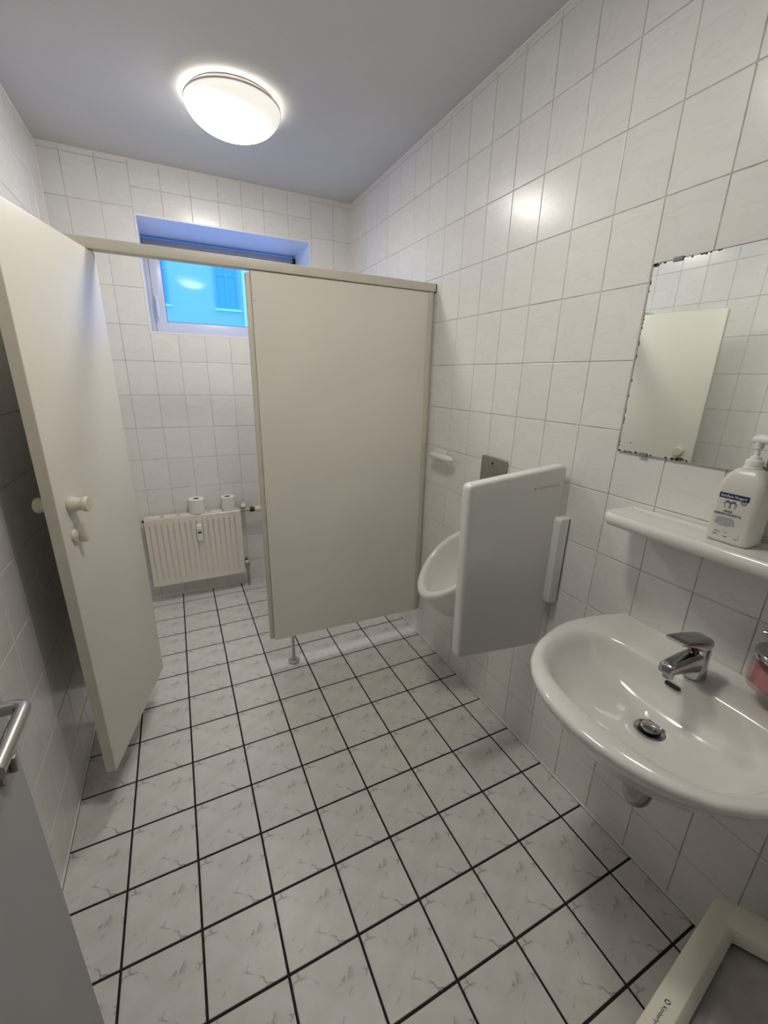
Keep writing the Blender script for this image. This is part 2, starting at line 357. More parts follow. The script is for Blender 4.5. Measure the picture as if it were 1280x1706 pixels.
# sealant beads
def bead(n, p0, p1, r, lab):
    bm = new_bm(); cyl(bm, p0, p1, r, seg=8); struct(obj(n, bm, 'sealant'), lab, 'sealant')
bead('trim_2', (W, YF, .001), (W, D, .001), .0045, 'thin white sealant line along right wall and floor')
bead('trim_3', (XL, YF, .001), (XL, D, .001), .0045, 'thin white sealant line along left wall and floor')
bead('trim_4', (XL, D, .001), (W, D, .001), .004, 'thin sealant line along back wall and floor')
bead('trim_5', (W, D, 0), (W, D, H), .0045, 'white sealant line in the right back corner')
bead('trim_6', (XL, D, 0), (XL, D, H), .006, 'white sealant line in the left back corner')
bead('trim_7', (XL, D, H), (W, D, H), .005, 'white sealant line between back wall and ceiling')
bead('trim_8', (W, YF, H), (W, D, H), .005, 'white sealant line between right wall and ceiling')
bead('trim_9', (XL, YF, H), (XL, D, H), .005, 'white sealant line between left wall and ceiling')

# ------------------------------------------------------------------ window
yf = D + DW
win = bpy.data.objects.new('window_1', None); COL.objects.link(win); win.location = ((WX0 + WX1) / 2, yf, WZ0); struct(win, 'small white plastic window set deep in the back wall', 'window')
def ring(bm, x0, x1, z0, z1, w, y0, y1, b=.003):
    rbox(bm, x0, x0 + w, y0, y1, z0, z1, b); rbox(bm, x1 - w, x1, y0, y1, z0, z1, b)
    rbox(bm, x0 + w - .002, x1 - w + .002, y0, y1, z0, z0 + w, b); rbox(bm, x0 + w - .002, x1 - w + .002, y0, y1, z1 - w, z1, b)
bm = new_bm(); ring(bm, WX0, WX1, WZ0, WZ1 - .012, .035, yf, yf + .06); obj('window_frame', bm, 'upvc', win)
tilt = Matrix.Translation((0, yf, WZ0 + .29)) @ Matrix.Rotation(math.radians(0.0), 4, 'X') @ Matrix.Translation((0, -yf, -WZ0 - .29))
sx0, sx1, sz0, sz1 = WX0 + .026, WX1 - .026, WZ0 + .026, WZ1 - .04
bm = new_bm(); ring(bm, sx0, sx1, sz0, sz1, .068, yf - .018, yf + .02, .005); bmesh.ops.transform(bm, matrix=tilt, verts=bm.verts); sash = obj('sash', bm, 'upvc', win)
bm = new_bm(); ring(bm, sx0 + .066, sx1 - .066, sz0 + .066, sz1 - .066, .006, yf - .008, yf + .012, .001); bmesh.ops.transform(bm, matrix=tilt, verts=bm.verts); obj('gasket', bm, 'gasket', sash)
bm = new_bm(); rbox(bm, sx0 + .066, sx1 - .066, yf + .002, yf + .006, sz0 + .066, sz1 - .066); bmesh.ops.transform(bm, matrix=tilt, verts=bm.verts); obj('pane', bm, 'pane', sash, smooth=False)
bm = new_bm(); rbox(bm, .262, .286, yf - .03, yf - .018, 1.955, 1.995, .004); tube(bm, [(.274, yf - .028, 1.985), (.274, yf - .055, 1.985), (.274, yf - .06, 1.975), (.275, yf - .062, 1.86)], [.008, .009, .01, .009], 12); obj('window_handle', bm, 'white_plastic', sash)
bm = new_bm(); rbox(bm, WX0 + .004, WX1 - .02, yf - .035, yf - .004, WZ1 - .046, WZ1 - .018, .003); stay = obj('stay_bar', bm, 'stay', win)
bm = new_bm(); rbox(bm, WX1 - .022, WX1 - .004, yf - .04, yf, WZ1 - .085, WZ1 - .018, .002); obj('end_cap', bm, 'black', stay)
# ------------------------------------------------------------------ outside: building across the courtyard
FY = 16.0
fac = thing('building', 'pale building across the courtyard seen through the window', 'building', (2, FY, -1))
bm = new_bm(); rbox(bm, -14, 18, FY, FY + 1, -1, 14); obj('facade_wall', bm, 'facade', fac, smooth=False)
bm = new_bm(); rbox(bm, 2.86, 3.9, FY - .12, FY, -1, 14); obj('pilaster', bm, 'facade_bright', fac, smooth=False)
for i, xw in enumerate((-4.15, -1.95, -.24, 1.965, 4.3)):
    w_, z0, z1 = .76, 3.63, 5.25
    bm = new_bm(); ring(bm, xw, xw + w_, z0, z1, .06, FY - .05, FY + .02, .004); rbox(bm, xw + w_ / 2 - .035, xw + w_ / 2 + .035, FY - .045, FY + .01, z0 + .05, z1 - .05); rbox(bm, xw + .05, xw + w_ - .05, FY - .044, FY + .01, z0 + 1.02, z0 + 1.08); f_ = obj('facade_window', bm, 'far_frame', fac, smooth=False)
    bm = new_bm(); rbox(bm, xw + .05, xw + w_ - .05, FY - .02, FY - .012, z0 + .05, z1 - .05); obj('pane', bm, 'far_pane', f_, smooth=False)
    bm = new_bm(); rbox(bm, xw - .06, xw + w_ + .06, FY - .12, FY, z0 - .06, z0 - .002, .005); obj('window_sill', bm, 'facade_bright', f_, smooth=False)
struct(shell('ground', [(-14, 18, D + WDEP, FY + 1, -1.2, -1.0)], 'paving'), 'courtyard ground outside the window', 'ground')

# ------------------------------------------------------------------ cubicle partition
PY0, PY1 = 1.225, 1.257
part_ = thing('cubicle_partition', 'cream toilet cubicle partition with top rail and steel foot', 'partition', (.9, 1.24, 0))
bm = new_bm()
xa, xb, za, zb, zt = .634, 1.492, .186, .166, 1.911
rings = []
def pquad(y, d): return [(xa + d, y, za + d), (xb - d, y, zb + d), (xb - d, y, zt - d), (xa + d, y, zt - d)]
loft(bm, [pquad(PY0, .002), pquad(PY0 + .002, 0), pquad(PY1 - .002, 0), pquad(PY1, .002)]); obj('panel', bm, 'laminate', part_, smooth=False)
bm = new_bm(); rbox(bm, .614, .6335, PY0 + .010, PY1 + .004, .192, 1.902, .002); obj('edge_strip', bm, 'laminate_edge', part_)
bm = new_bm(); rbox(bm, 1.468, 1.4935, PY0 - .006, PY0 - .0002, .172, 1.9105, .002); rbox(bm, 1.4925, W - .0005, PY0 + .004, PY1 - .004, .175, 1.905, .001); obj('wall_channel', bm, 'laminate_edge', part_)
bm = new_bm(); rbox(bm, XL + .0005, 1.5015, PY0 - .010, PY1 + .008, 1.9125, 1.9485, .003); rail = obj('top_rail', bm, 'laminate_edge', part_)
bm = new_bm(); rbox(bm, 1.5017, 1.5050, PY0 - .009, PY1 + .006, 1.911, 1.947, .0008); obj('rail_end_cap', bm, 'black', rail)
bm = new_bm(); rbox(bm, XL + .002, .062, PY0, PY1, .186, 1.911, .002); obj('filler_panel', bm, 'laminate', part_)
bm = new_bm(); cyl(bm, (.735, 1.262, .012), (.735, 1.262, .185), .0095, seg=20); foot = obj('foot_post', bm, 'steel', part_)
bm = new_bm(); lathe(bm, [(.028, 0), (.03, .002), (.03, .010), (.027, .013), (.014, .014), (.013, .026), (.0098, .028)], (.735, 1.262, .0002), seg=28); obj('foot_plate', bm, 'steel', foot)
for z in (.42, .95, 1.8):
    bm = new_bm(); cyl(bm, (.6425, PY0 + .0005, z), (.6425, PY0 - .0015, z), .003, seg=10); obj('screw', bm, 'steel', part_)
# ------------------------------------------------------------------ cubicle door, swung open towards the camera
HP = Vector((.103, 1.237, 0)); FP = Vector((-.035, .70, 0)); dn = (FP - HP).normalized(); nn = Vector((.96853, -.2489, 0))
DM = axes(HP, dn, nn, (0, 0, 1))           # local x along leaf from hinge, y out of its right face (towards the room), z up
dm = Matrix(((dn.x, nn.x, 0, HP.x), (dn.y, nn.y, 0, HP.y), (0, 0, 1, 0), (0, 0, 0, 1)))
cdoor = thing('cubicle_door', 'cream cubicle door swung open with round knob and latch', 'door', (HP.x, HP.y, 0))
bm = new_bm(); rbox(bm, -.022, .545, -.034, 0, .165, 1.9085, .004, 2, dm); obj('leaf', bm, 'laminate', cdoor)
bm = new_bm(); rbox(bm, .5452, .5462, -.0325, -.0015, .169, 1.9045, .0003, 1, dm); obj('edge_band', bm, 'laminate_edge', cdoor)
def knob(sign):
    bm = new_bm(); base = dm @ Vector((.478, 0 if sign > 0 else -.034, 1.132)); ax = nn * sign
    lathe(bm, [(.0215, .0005), (.023, .003), (.0225, .014), (.0205, .022), (.0185, .029), (.0185, .034), (.0215, .039), (.0232, .043), (.0232, .049), (.021, .0525), (.002, .0535)], base, ax, 32); return obj('knob', bm, 'cream_plastic', cdoor)
knob(1); knob(-1)
bm = new_bm(); b0 = dm @ Vector((.487, 0, 1.036)); lathe(bm, [(.019, .0005), (.02, .002), (.019, .008), (.017, .0095), (.001, .010)], b0, nn, 28)
latch = obj('latch_rosette', bm, 'cream_plastic', cdoor)
bm = new_bm(); rbox(bm, .468, .483, .0095, .030, 1.012, 1.070, .003, 2, dm); obj('latch_grip', bm, 'cream_plastic', latch)
bm = new_bm(); cyl(bm, dm @ Vector((.497, .0095, 1.033)), dm @ Vector((.497, .0112, 1.033)), .002, seg=8); obj('screw', bm, 'steel', latch)
for z in (.26, 1.80):
    bm = new_bm(); cyl(bm, dm @ Vector((-.034, -.017, z)), dm @ Vector((-.034, -.017, z + .07)), .0085, seg=16, ch=.001); obj('hinge', bm, 'steel', cdoor)

# ------------------------------------------------------------------ ceiling lamps
def ceiling_lamp(x, y, label, bulb='lamp'):
    l = thing('ceiling_lamp', label, 'lamp', (x, y, H - .12), 'round ceiling lamps')
    bm = new_bm(); lathe(bm, [(.172, 0), (.177, -.003), (.177, -.0185), (.165, -.0195)], (x, y, H - .0003), seg=48); obj('base_plate', bm, 'white_plastic', l)
    bm = new_bm(); R_, dp = .192, .092; pr = [(R_ - .012, -.020), (R_ - .002, -.0205), (R_, -.0245)]
    for k in range(1, 15):
        a = PI / 2 * k / 14; pr.append((R_ * math.cos(a) ** .9 if k < 14 else .001, -.0245 - dp * math.sin(a) ** 1.15))
    lathe(bm, pr, (x, y, H), seg=40, cap0=False); obj('glass_dome', bm, bulb, l)
    bm = new_bm(); lathe(bm, [(R_ + .0005, -.019), (R_ + .0025, -.020), (R_ + .0025, -.0255), (R_ + .0005, -.026), (R_ - .004, -.018)], (x, y, H), seg=64, cap0=False, cap1=False)
    obj('rim', bm, 'steel', l)
ceiling_lamp(.665, 1.548, 'lit round opal glass dome lamp on the ceiling above the cubicle')
ceiling_lamp(.665, .20, 'second round opal glass dome lamp on the ceiling near the entrance', 'lamp_weak')

# ------------------------------------------------------------------ mirror
mir = thing('mirror', 'frameless rectangular wall mirror with corroded edges above the basin', 'mirror', (W, -.175, 1.32))
bm = new_bm(); rbox(bm, W - .0065, W - .0015, -.475, .124, 1.318, 1.818, .0008, 1); obj('glass', bm, 'mirror', mir, smooth=False)
bm = new_bm(); random.seed(3)
for z, s in ((1.318, 1), (1.818, -1)):      # spots where the silvering has gone along the edges
    for k in range(16):
        y = .122 - random.random() ** 1.6 * .20; ww = random.uniform(.002, .007) * (2.2 if k == 3 else 1); hh = random.uniform(.0015, .004) * (1.6 if k == 3 else 1)
        cz = z + s * hh * .7; ring_ = [(y + ww * math.cos(2 * PI * q / 7) * random.uniform(.6, 1), cz + hh * math.sin(2 * PI * q / 7) * random.uniform(.6, 1)) for q in range(7)]
        loft(bm, [[(W - .0066, a, b) for a, b in ring_], [(W - .0069, a, b) for a, b in ring_]])
for k in range(26):
    z = random.uniform(1.33, 1.80); hh = random.uniform(.004, .014); wy = random.uniform(.0008, .0022); ring_ = [(.1235 - wy, z), (.1238, z + hh * .5), (.1235 - wy, z + hh), (.1235 - wy * 1.6, z + hh * .6)]
    loft(bm, [[(W - .0066, a, b) for a, b in ring_], [(W - .0069, a, b) for a, b in ring_]])
cyl(bm, (W - .0066, .088, 1.346), (W - .0069, .088, 1.346), .002, seg=8)
rbox(bm, W - .0068, W - .0014, .1238, .1246, 1.3175, 1.8185); rbox(bm, W - .0068, W - .0014, -.475, .1246, 1.8178, 1.8186)
obj('corroded_edge', bm, 'mirror_edge', mir, smooth=False)
for y in (.06, -.40):
    bm = new_bm(); rbox(bm, W - .010, W, y - .012, y + .012, 1.812, 1.8225, .001); obj('clip', bm, 'gasket', mir)
for y in (.045, -.40):
    bm = new_bm(); rbox(bm, W - .010, W, y - .012, y + .012, 1.3135, 1.3235, .001); obj('clip', bm, 'gasket', mir)

# ------------------------------------------------------------------ shelf
SZ = 1.166; sh = thing('shelf', 'long white ceramic shelf with rounded ends under the mirror', 'shelf', (W, -.265, SZ))
bm = new_bm()
pl = [(-u, v) for u, v in rrect(.0005, .148, -.578, .048, (.04, .04, .004, .004), 8)]; pl.reverse()   # outline in (-distance from wall, y)
def shelf_f(u, v, t): return Vector((W + u, v, t))
rg = []
for d, z in ((.020, SZ - .036), (.008, SZ - .034), (.002, SZ - .027), (0, SZ - .016), (.002, SZ - .005), (.007, SZ), (.013, SZ + .0005), (.020, SZ - .003), (.03, SZ - .0035)):
    q = inset(pl, d); rg.append([Vector((min(W + u, W - .0005), v, z)) for u, v in q])
loft(bm, rg); obj('shelf_board', bm, 'ceramic', sh, angle=60)
for y in (-.12, -.41):
    bm = new_bm(); rbox(bm, W - .06, W - .0005, y - .02, y + .02, SZ - .062, SZ - .034, .008, 3); obj('support', bm, 'ceramic', sh)

# ------------------------------------------------------------------ disinfectant bottle
BX0, BX1, BY0, BY1 = 1.416, 1.484, -.284, -.194; bz = SZ - .0030
bo = thing('pump_bottle', 'white hand disinfectant pump bottle with navy label on the shelf', 'bottle', ((BX0 + BX1) / 2, (BY0 + BY1) / 2, bz))
bm = new_bm(); cxb, cyb = (BX0 + BX1) / 2, (BY0 + BY1) / 2
def brect(s, z, r=.014, sy=None): 
    sy = s if sy is None else sy
    return [Vector((cxb + (u - cxb) * s, cyb + (v - cyb) * sy, z)) for u, v in rrect(BX0, BX1, BY0, BY1, r, 6)]
def circ(r, z, n=28): return None
rg = [brect(.86, bz), brect(.95, bz + .002), brect(.995, bz + .007), brect(1, bz + .014), brect(1, bz + .125), brect(.985, bz + .134, .016), brect(.93, bz + .146, .016, .92), brect(.82, bz + .160, .018, .76), brect(.66, bz + .170, .02, .56), brect(.50, bz + .1745, .022, .42)]
loft(bm, rg); obj('body', bm, 'bottle', bo, angle=50)
bm = new_bm(); lathe(bm, [(.0175, .172), (.0185, .1735), (.0185, .177), (.0165, .178), (.0165, .192), (.0155, .194), (.011, .195), (.010, .201), (.0055, .203), (.0045, .217), (.0075, .219), (.008, .226), (.006, .228)], (cxb, cyb, bz), seg=28); pump = obj('pump', bm, 'white_plastic', bo)
bm = new_bm(); tube(bm, [(cxb + .006, cyb + .012, bz + .236), (cxb, cyb, bz + .240), (cxb - .012, cyb - .022, bz + .240), (cxb - .02, cyb - .036, bz + .236), (cxb - .0215, cyb - .039, bz + .229)], [.009, .011, .008, .006, .005], 14); lathe(bm, [(.007, .222), (.0085, .228), (.0095, .24), (.003, .2455)], (cxb, cyb, bz), seg=20); obj('nozzle', bm, 'white_plastic', pump)
# printed label on the face towards the room (read along -y)
LX = BX0 - .0004
lx = lambda y, z, dx=0: axes((LX - dx, y, z), (0, -1, 0), (0, 0, 1), (-1, 0, 0))
bm = new_bm(); rbox(bm, LX, LX + .0003, -.2640, -.2055, 1.2672, 1.2795); lab = obj('label_band', bm, 'navy', bo, smooth=False)
text('brand_lettering', 'Sterillium Virugard', .0085, lx(-.2085, 1.2705, .0003), 'white_ink', lab, width=.050)
bm = new_bm()
def outline(bm, pts, w): 
    for a, b in zip(pts, pts[1:]):
        tube(bm, [(LX, *a), (LX, *b)], w, 5)
outline(bm, [(-.2555 + .0052 * math.cos(t * PI / 8), 1.2640 + .0052 * math.sin(t * PI / 8)) for t in range(17)], .0005); outline(bm, [(-.2555 + .0022 * math.cos(t * PI / 5), 1.2640 + .0022 * math.sin(t * PI / 5)) for t in range(11)], .0005); obj('round_mark', bm, 'ink', bo)
bm = new_bm()
for s, cy in ((1, -.2255), (-1, -.2365)):       # two raised hands
    hand = [(.004, -.009), (.0045, -.003), (.0075, .001), (.0065, .003), (.004, .001), (.0045, .007), (.003, .0075), (.002, .003), (.0015, .0085), (0, .0085), (-.0005, .003), (-.0015, .008), (-.003, .0075), (-.003, .002), (-.0045, .006), (-.0055, .005), (-.0045, -.002), (-.004, -.009)]
    outline(bm, [(cy + s * a, 1.2545 + b) for a, b in hand], .00042)
obj('hands_mark', bm, 'ink', bo)
text('label_line', 'H\u00c4NDE-', .0068, lx(-.2215, 1.2355), 'ink', bo, width=.0175)
text('label_line', 'DESINFEKTIONSMITTEL', .0068, lx(-.2035, 1.2285), 'ink', bo, width=.055)
for k in range(8):
    w0 = (.030, .036, .040, .038, .041, .040, .036, .020)[k]; z = 1.2225 - k * .0028
    bm = new_bm(); yy = -.2300 + w0 / 2; end = yy - w0
    while yy > end + .002:
        ww = random.uniform(.002, .006); rbox(bm, LX, LX + .0003, max(end, yy - ww), yy, z - .0006, z + .0006); yy -= ww + .0011
    obj('small_print', bm, 'grey_ink', bo, smooth=False)
bm = new_bm(); rbox(bm, LX, LX + .0003, -.2175, -.2150, 1.1870, 1.1895); rbox(bm, LX, LX + .0003, -.2260, -.2190, 1.1872, 1.1882); rbox(bm, LX, LX + .0003, -.2210, -.2120, 1.1805, 1.1818); rbox(bm, LX, LX + .0003, -.2420, -.2340, 1.1780, 1.1797); rbox(bm, LX, LX + .0003, -.2400, -.2330, 1.1885, 1.1892); rbox(bm, LX, LX + .0003, -.2640, -.2550, 1.1785, 1.1793)
rbox(bm, LX, LX + .0003, -.2635, -.2631, 1.1815, 1.1905); obj('small_print', bm, 'ink', bo, smooth=False)

# ------------------------------------------------------------------ wash basin
BC = Vector((.27, 0)); YC = -.265; RZT = .822
half = [(0.0, 0.0), (0.0, .272), (.03, .283), (.094, .299), (.16, .308), (.209, .311), (.26, .304), (.313, .289), (.355, .274), (.39, .256), (.438, .222), (.475, .178), (.498, .136), (.512, .098), (.522, .05), (.526, 0.0)]
inh = [(.142, 0), (.142, .06), (.144, .13), (.150, .185), (.162, .220), (.185, .246), (.215, .258), (.255, .258), (.30, .253), (.345, .240), (.383, .222), (.415, .190), (.438, .150), (.455, .09), (.461, 0)]
def ray_hit(curve, a):
    d = Vector((math.cos(a), abs(math.sin(a)))); best = 0
    for p, q in zip(curve, curve[1:]):
        p = Vector(p) - BC; q = Vector(q) - BC; e_ = q - p; den = d.x * e_.y - d.y * e_.x
        if abs(den) < 1e-12: continue
        t = (p.x * e_.y - p.y * e_.x) / den; s = (p.x * d.y - p.y * d.x) / den
        if t > 0 and -1e-6 <= s <= 1 + 1e-6: best = max(best, t)
    return best
NS = 128; OUT = []; INN = []
for k in range(NS):
    a = 2 * PI * k / NS
    OUT.append(ray_hit(half, a)); INN.append(ray_hit(inh, a))
sm = lambda L, n: L if n == 0 else sm([(L[i - 1] + 2 * L[i] + L[(i + 1) % len(L)]) / 4 for i in range(len(L))], n - 1)
INN = sm(INN, 4)
def bpt(rad, k, z, wallfix=None):
    a = 2 * PI * k / NS; u = BC.x + rad * math.cos(a); v = rad * math.sin(a)
    if wallfix is not None: u = max(u, wallfix)
    return Vector((W - u, YC + v, z))
DRU, DRV = .245, 0.0           # drain, distance from wall
def toward(k, f, rad0, z):     # lerp from contour rad0 towards the drain
    a = 2 * PI * k / NS; u = BC.x + rad0 * math.cos(a); v = rad0 * math.sin(a)
    return Vector((W - (u + (DRU - u) * f), YC + v * (1 - f), z))
bas = thing('wash_basin', 'white ceramic wall-hung wash basin with oval bowl under the shelf', 'basin', (W - .25, YC, .6))
rg = []
for s, z in ((.28, .655), (.45, .666), (.62, .690), (.76, .722), (.86, .755), (.925, .776), (.965, .790), (.988, .800), (1.0, .809), (.995, .816), (.982, .8205), (.965, .8225)):
    L = []
    for k in range(NS):
        a = 2 * PI * k / NS; wall = (BC.x + OUT[k] * math.cos(a)) < .004
        if wall:
            v = OUT[k] * math.sin(a) * (s if s < .9 else 1 - (1 - s) * .6); L.append(Vector((W - (.001 if s > .4 else .05), YC + v, z)))
        else: L.append(bpt(OUT[k] * s, k, z, .001))
    rg.append(L)
for t, z in ((.45, .8225), (.75, .8215), (.90, .8195)): rg.append([bpt(OUT[k] * .965 + (INN[k] * 1.015 - OUT[k] * .965) * t, k, z, .004) for k in range(NS)])
for f_, z in ((0.0, .8155), (.03, .809), (.06, .797), (.10, .778), (.16, .758), (.25, .740), (.38, .725), (.55, .713), (.72, .706)): rg.append([toward(k, f_, INN[k], z) for k in range(NS)])
DZ_ = .7035; rg.append([Vector((W - (DRU + .036 * math.cos(2 * PI * k / NS)), YC + .036 * math.sin(2 * PI * k / NS), DZ_)) for k in range(NS)]); rg.append([Vector((W - (DRU + .031 * math.cos(2 * PI * k / NS)), YC + .031 * math.sin(2 * PI * k / NS), DZ_ - .004)) for k in range(NS)])
bm = new_bm(); loft(bm, rg); obj('bowl', bm, 'ceramic', bas, angle=80)
bm = new_bm(); lathe(bm, [(.0335, -.0035), (.034, .0005), (.031, .002), (.027, -.001), (.024, -.003)], (W - DRU, YC, DZ_), seg=36, cap1=False); dr = obj('drain_ring', bm, 'chrome', bas)
bm = new_bm(); lathe(bm, [(.0255, -.0030), (.0255, -.0026)], (W - DRU, YC, DZ_), seg=36); obj('drain_shade_disc', bm, 'black', dr)  # black disc standing in for the shade inside the drain
bm = new_bm(); lathe(bm, [(.0205, .004), (.0215, .006), (.021, .0085), (.016, .0105), (.001, .0115)], (W - DRU, YC, DZ_), seg=36); cyl(bm, (W - DRU, YC, DZ_ - .0025), (W - DRU, YC, DZ_ + .005), .006, seg=12); obj('drain_plug', bm, 'chrome', dr)
# overflow slot in the back slope of the bowl, its dark recess a solid black inset
bm = new_bm(); oc = Vector((W - .1550, YC + .018, .7885)); ou = Vector((0, -1, 0)); ov = Vector((.30, 0, .95)).normalized(); on_ = Vector((-.95, 0, .30)).normalized()
pl = arc((.013, 0), .0055, -PI / 2, PI / 2, 8) + arc((-.013, 0), .0055, PI / 2, 3 * PI / 2, 8)
loft(bm, [[oc + ou * a + ov * b - on_ * .004 for a, b in pl], [oc + ou * a + ov * b + on_ * .0015 for a, b in pl]]); obj('overflow_slot_shade', bm, 'black', bas)
# chrome trap under the basin
trap = thing('basin_trap', 'chrome drain trap hanging under the wash basin', 'trap', (W - DRU, YC, .44))
bm = new_bm(); lathe(bm, [(.001, .452), (.016, .454), (.025, .461), (.031, .474), (.036, .50), (.041, .54), (.044, .575), (.044, .582), (.040, .586), (.022, .589), (.020, .654)], (W - DRU + .022, YC, 0), seg=32); obj('trap_cup', bm, 'dirty_shaded_chrome', trap)
bm = new_bm(); tube(bm, [(W - DRU + .035, YC, .555), (W - .06, YC, .555), (W - .0005, YC, .555)], .016, 16); lathe(bm, [(.034, 0), (.034, .003), (.026, .010), (.017, .012)], (W - .0003, YC, .555), (-1, 0, 0), 28); obj('waste_pipe', bm, 'chrome', trap)
# ------------------------------------------------------------------ mixer tap
fx_, fy_ = W - .112, YC; fz = .8225
tap = thing('mixer_tap', 'chrome single lever mixer tap standing on the wash basin', 'tap', (fx_, fy_, fz))
bm = new_bm()
def ell(cx, cy, cz, rx, ry, n=28, tx=0): return [Vector((cx + rx * math.cos(2 * PI * k / n), cy + ry * math.sin(2 * PI * k / n), cz + tx * math.cos(2 * PI * k / n))) for k in range(n)]
loft(bm, [ell(fx_, fy_, fz, .026, .026), ell(fx_, fy_, fz + .003, .0265, .0265), ell(fx_ - .001, fy_, fz + .02, .0255, .025), ell(fx_ - .003, fy_, fz + .05, .025, .0235), ell(fx_ - .005, fy_, fz + .075, .0255, .0235), ell(fx_ - .006, fy_, fz + .084, .025, .023, tx=-.004)]); obj('body', bm, 'chrome', tap)
bm = new_bm(); rg = []
for x, zc, hy, hz in ((fx_ - .005, fz + .046, .020, .028), (fx_ - .04, fz + .052, .0195, .024), (fx_ - .08, fz + .057, .018, .0195), (fx_ - .118, fz + .060, .0165, .0155), (fx_ - .135, fz + .0605, .0155, .012), (fx_ - .1375, fz + .0605, .013, .009)):
    rg.append([Vector((x + (b - zc) * .28, a, b)) for a, b in rrect(fy_ - hy, fy_ + hy, zc - hz, zc + hz, min(hy, hz) * .55, 4)])
loft(bm, rg); sp = obj('spout', bm, 'chrome', tap)
bm = new_bm(); cyl(bm, (fx_ - .118, fy_, fz + .030), (fx_ - .115, fy_, fz + .05), .0115, seg=20, ch=.0015); obj('aerator', bm, 'chrome', sp)
bm = new_bm(); rg = []
# lever: cap over the body that flattens to a blade rising towards the user
for x, z0, z1, hy in ((fx_ + .012, fz + .092, fz + .100, .010), (fx_ + .010, fz + .084, fz + .107, .018), (fx_ + .002, fz + .082, fz + .113, .0235), (fx_ - .012, fz + .082, fz + .118, .0255), (fx_ - .032, fz + .084, fz + .123, .026), (fx_ - .050, fz + .094, fz + .127, .0255), (fx_ - .072, fz + .108, fz + .131, .0245), (fx_ - .105, fz + .121, fz + .1365, .023), (fx_ - .126, fz + .129, fz + .1395, .0215), (fx_ - .130, fz + .132, fz + .138, .019)):
    rg.append([Vector((x, a, b)) for a, b in rrect(fy_ - hy, fy_ + hy, z0, z1, min(hy, (z1 - z0) / 2) * .85, 4)])
loft(bm, rg); obj('lever', bm, 'chrome', tap, angle=50)
bm = new_bm(); cyl(bm, (fx_ - .036, fy_, fz + .080), (fx_ - .040, fy_, fz + .092), .004, seg=10); obj('grub_screw', bm, 'black', tap)
# ------------------------------------------------------------------ soap dispenser at the right edge
sx_, sy_ = 1.442, -.405
so = thing('soap_dispenser', 'clear wall soap dispenser cup with pink soap right of the tap', 'soap dispenser', (sx_, sy_, .855))
bm = new_bm(); lathe(bm, [(.047, .862), (.056, .866), (.060, .877), (.055, .948), (.0525, .948), (.0575, .878), (.05, .870)], (sx_, sy_, 0), seg=40); obj('cup', bm, 'cup_glass', so)
bm = new_bm(); lathe(bm, [(.046, .8715), (.0545, .879), (.0525, .915), (.001, .915)], (sx_, sy_, 0), seg=40); obj('soap', bm, 'soap', so)
bm = new_bm(); lathe(bm, [(.0555, .938), (.0575, .940), (.0585, .946), (.0575, .952), (.0555, .954), (.052, .953), (.042, .957), (.001, .959)], (sx_, sy_, 0), seg=40); tube(bm, [(sx_ + .055, sy_, .946), (W - .0005, sy_, .946)], .007, 12); obj('chrome_collar', bm, 'chrome', so)
bm = new_bm(); cyl(bm, (sx_, sy_, .958), (sx_, sy_, .990), .010, seg=16); tube(bm, [(sx_ + .01, sy_ - .005, .993), (sx_, sy_, .995), (sx_ - .015, sy_ + .03, .995), (sx_ - .02, sy_ + .048, .992)], [.009, .011, .008, .006], 12); obj('pump_head', bm, 'chrome', so)

# ------------------------------------------------------------------ urinal
UY = .672
ur = thing('urinal', 'white ceramic wall urinal behind the divider screen', 'urinal', (W, UY, .5))
UM = Vector((1.327, UY, .742)); ua = Vector((.30, 0, .25)).normalized(); un = Vector((-.25, 0, .30)).normalized()
NU = 72
def egg(s, off, k, lift=0.0):
    t = 2 * PI * k / NU; a = math.cos(t); b = math.sin(t)
    wdt = .152 * (1 + .10 * a - .05 * (a * a)); return UM + ua * (off + .205 * s * a) + Vector((0, 1, 0)) * (wdt * s * b) + un * lift
rg = []
# outer shell from the wall to the rim
def shellpt(k, f):
    p = egg(1.0, 0, k, -.012); t = 2 * PI * k / NU
    q = Vector((W - .001, UY + (p.y - UY) * 1.0, .43 + (p.z - .595) * 1.25))
    m_ = p.lerp(q, f); sag = math.sin(PI * f) * .04 * max(0, -math.cos(t)); return Vector((m_.x - sag * .6, UY + (m_.y - UY) * (1 - .12 * f + .10 * math.sin(PI * f)), m_.z - sag))
for f in (1, .8, .6, .4, .25, .12, .04): rg.append([shellpt(k, f) for k in range(NU)])
for s, l in ((1.0, -.006), (.995, .003), (.97, .010), (.93, .0125), (.88, .0125), (.84, .010), (.81, .003), (.795, -.008)): rg.append([egg(s, 0, k, l) for k in range(NU)])
for s, l, dx in ((.77, -.03, .0), (.72, -.07, .004), (.62, -.12, .008), (.46, -.155, .012), (.25, -.172, .015), (.05, -.176, .015)): rg.append([egg(s, -.01 - dx, k, l) for k in range(NU)])
for r_ in rg[-6:]:
    for p in r_: p.x = min(p.x, W - .02)
bm = new_bm(); loft(bm, rg); obj('bowl', bm, 'ceramic', ur, angle=70)
bm = new_bm(); lathe(bm, [(.03, .405), (.033, .41), (.033, .47), (.03, .50)], (1.425, UY, 0), seg=24); tube(bm, [(1.425, UY, .43), (W - .0005, UY, .42)], .022, 16); obj('outlet', bm, 'white_plastic', ur)
bm = new_bm(); tube(bm, [(W - .0005, UY, .925), (1.478, UY, .923), (1.468, UY, .912), (1.466, UY, .87)], .012, 14); obj('inlet_pipe', bm, 'chrome', ur)
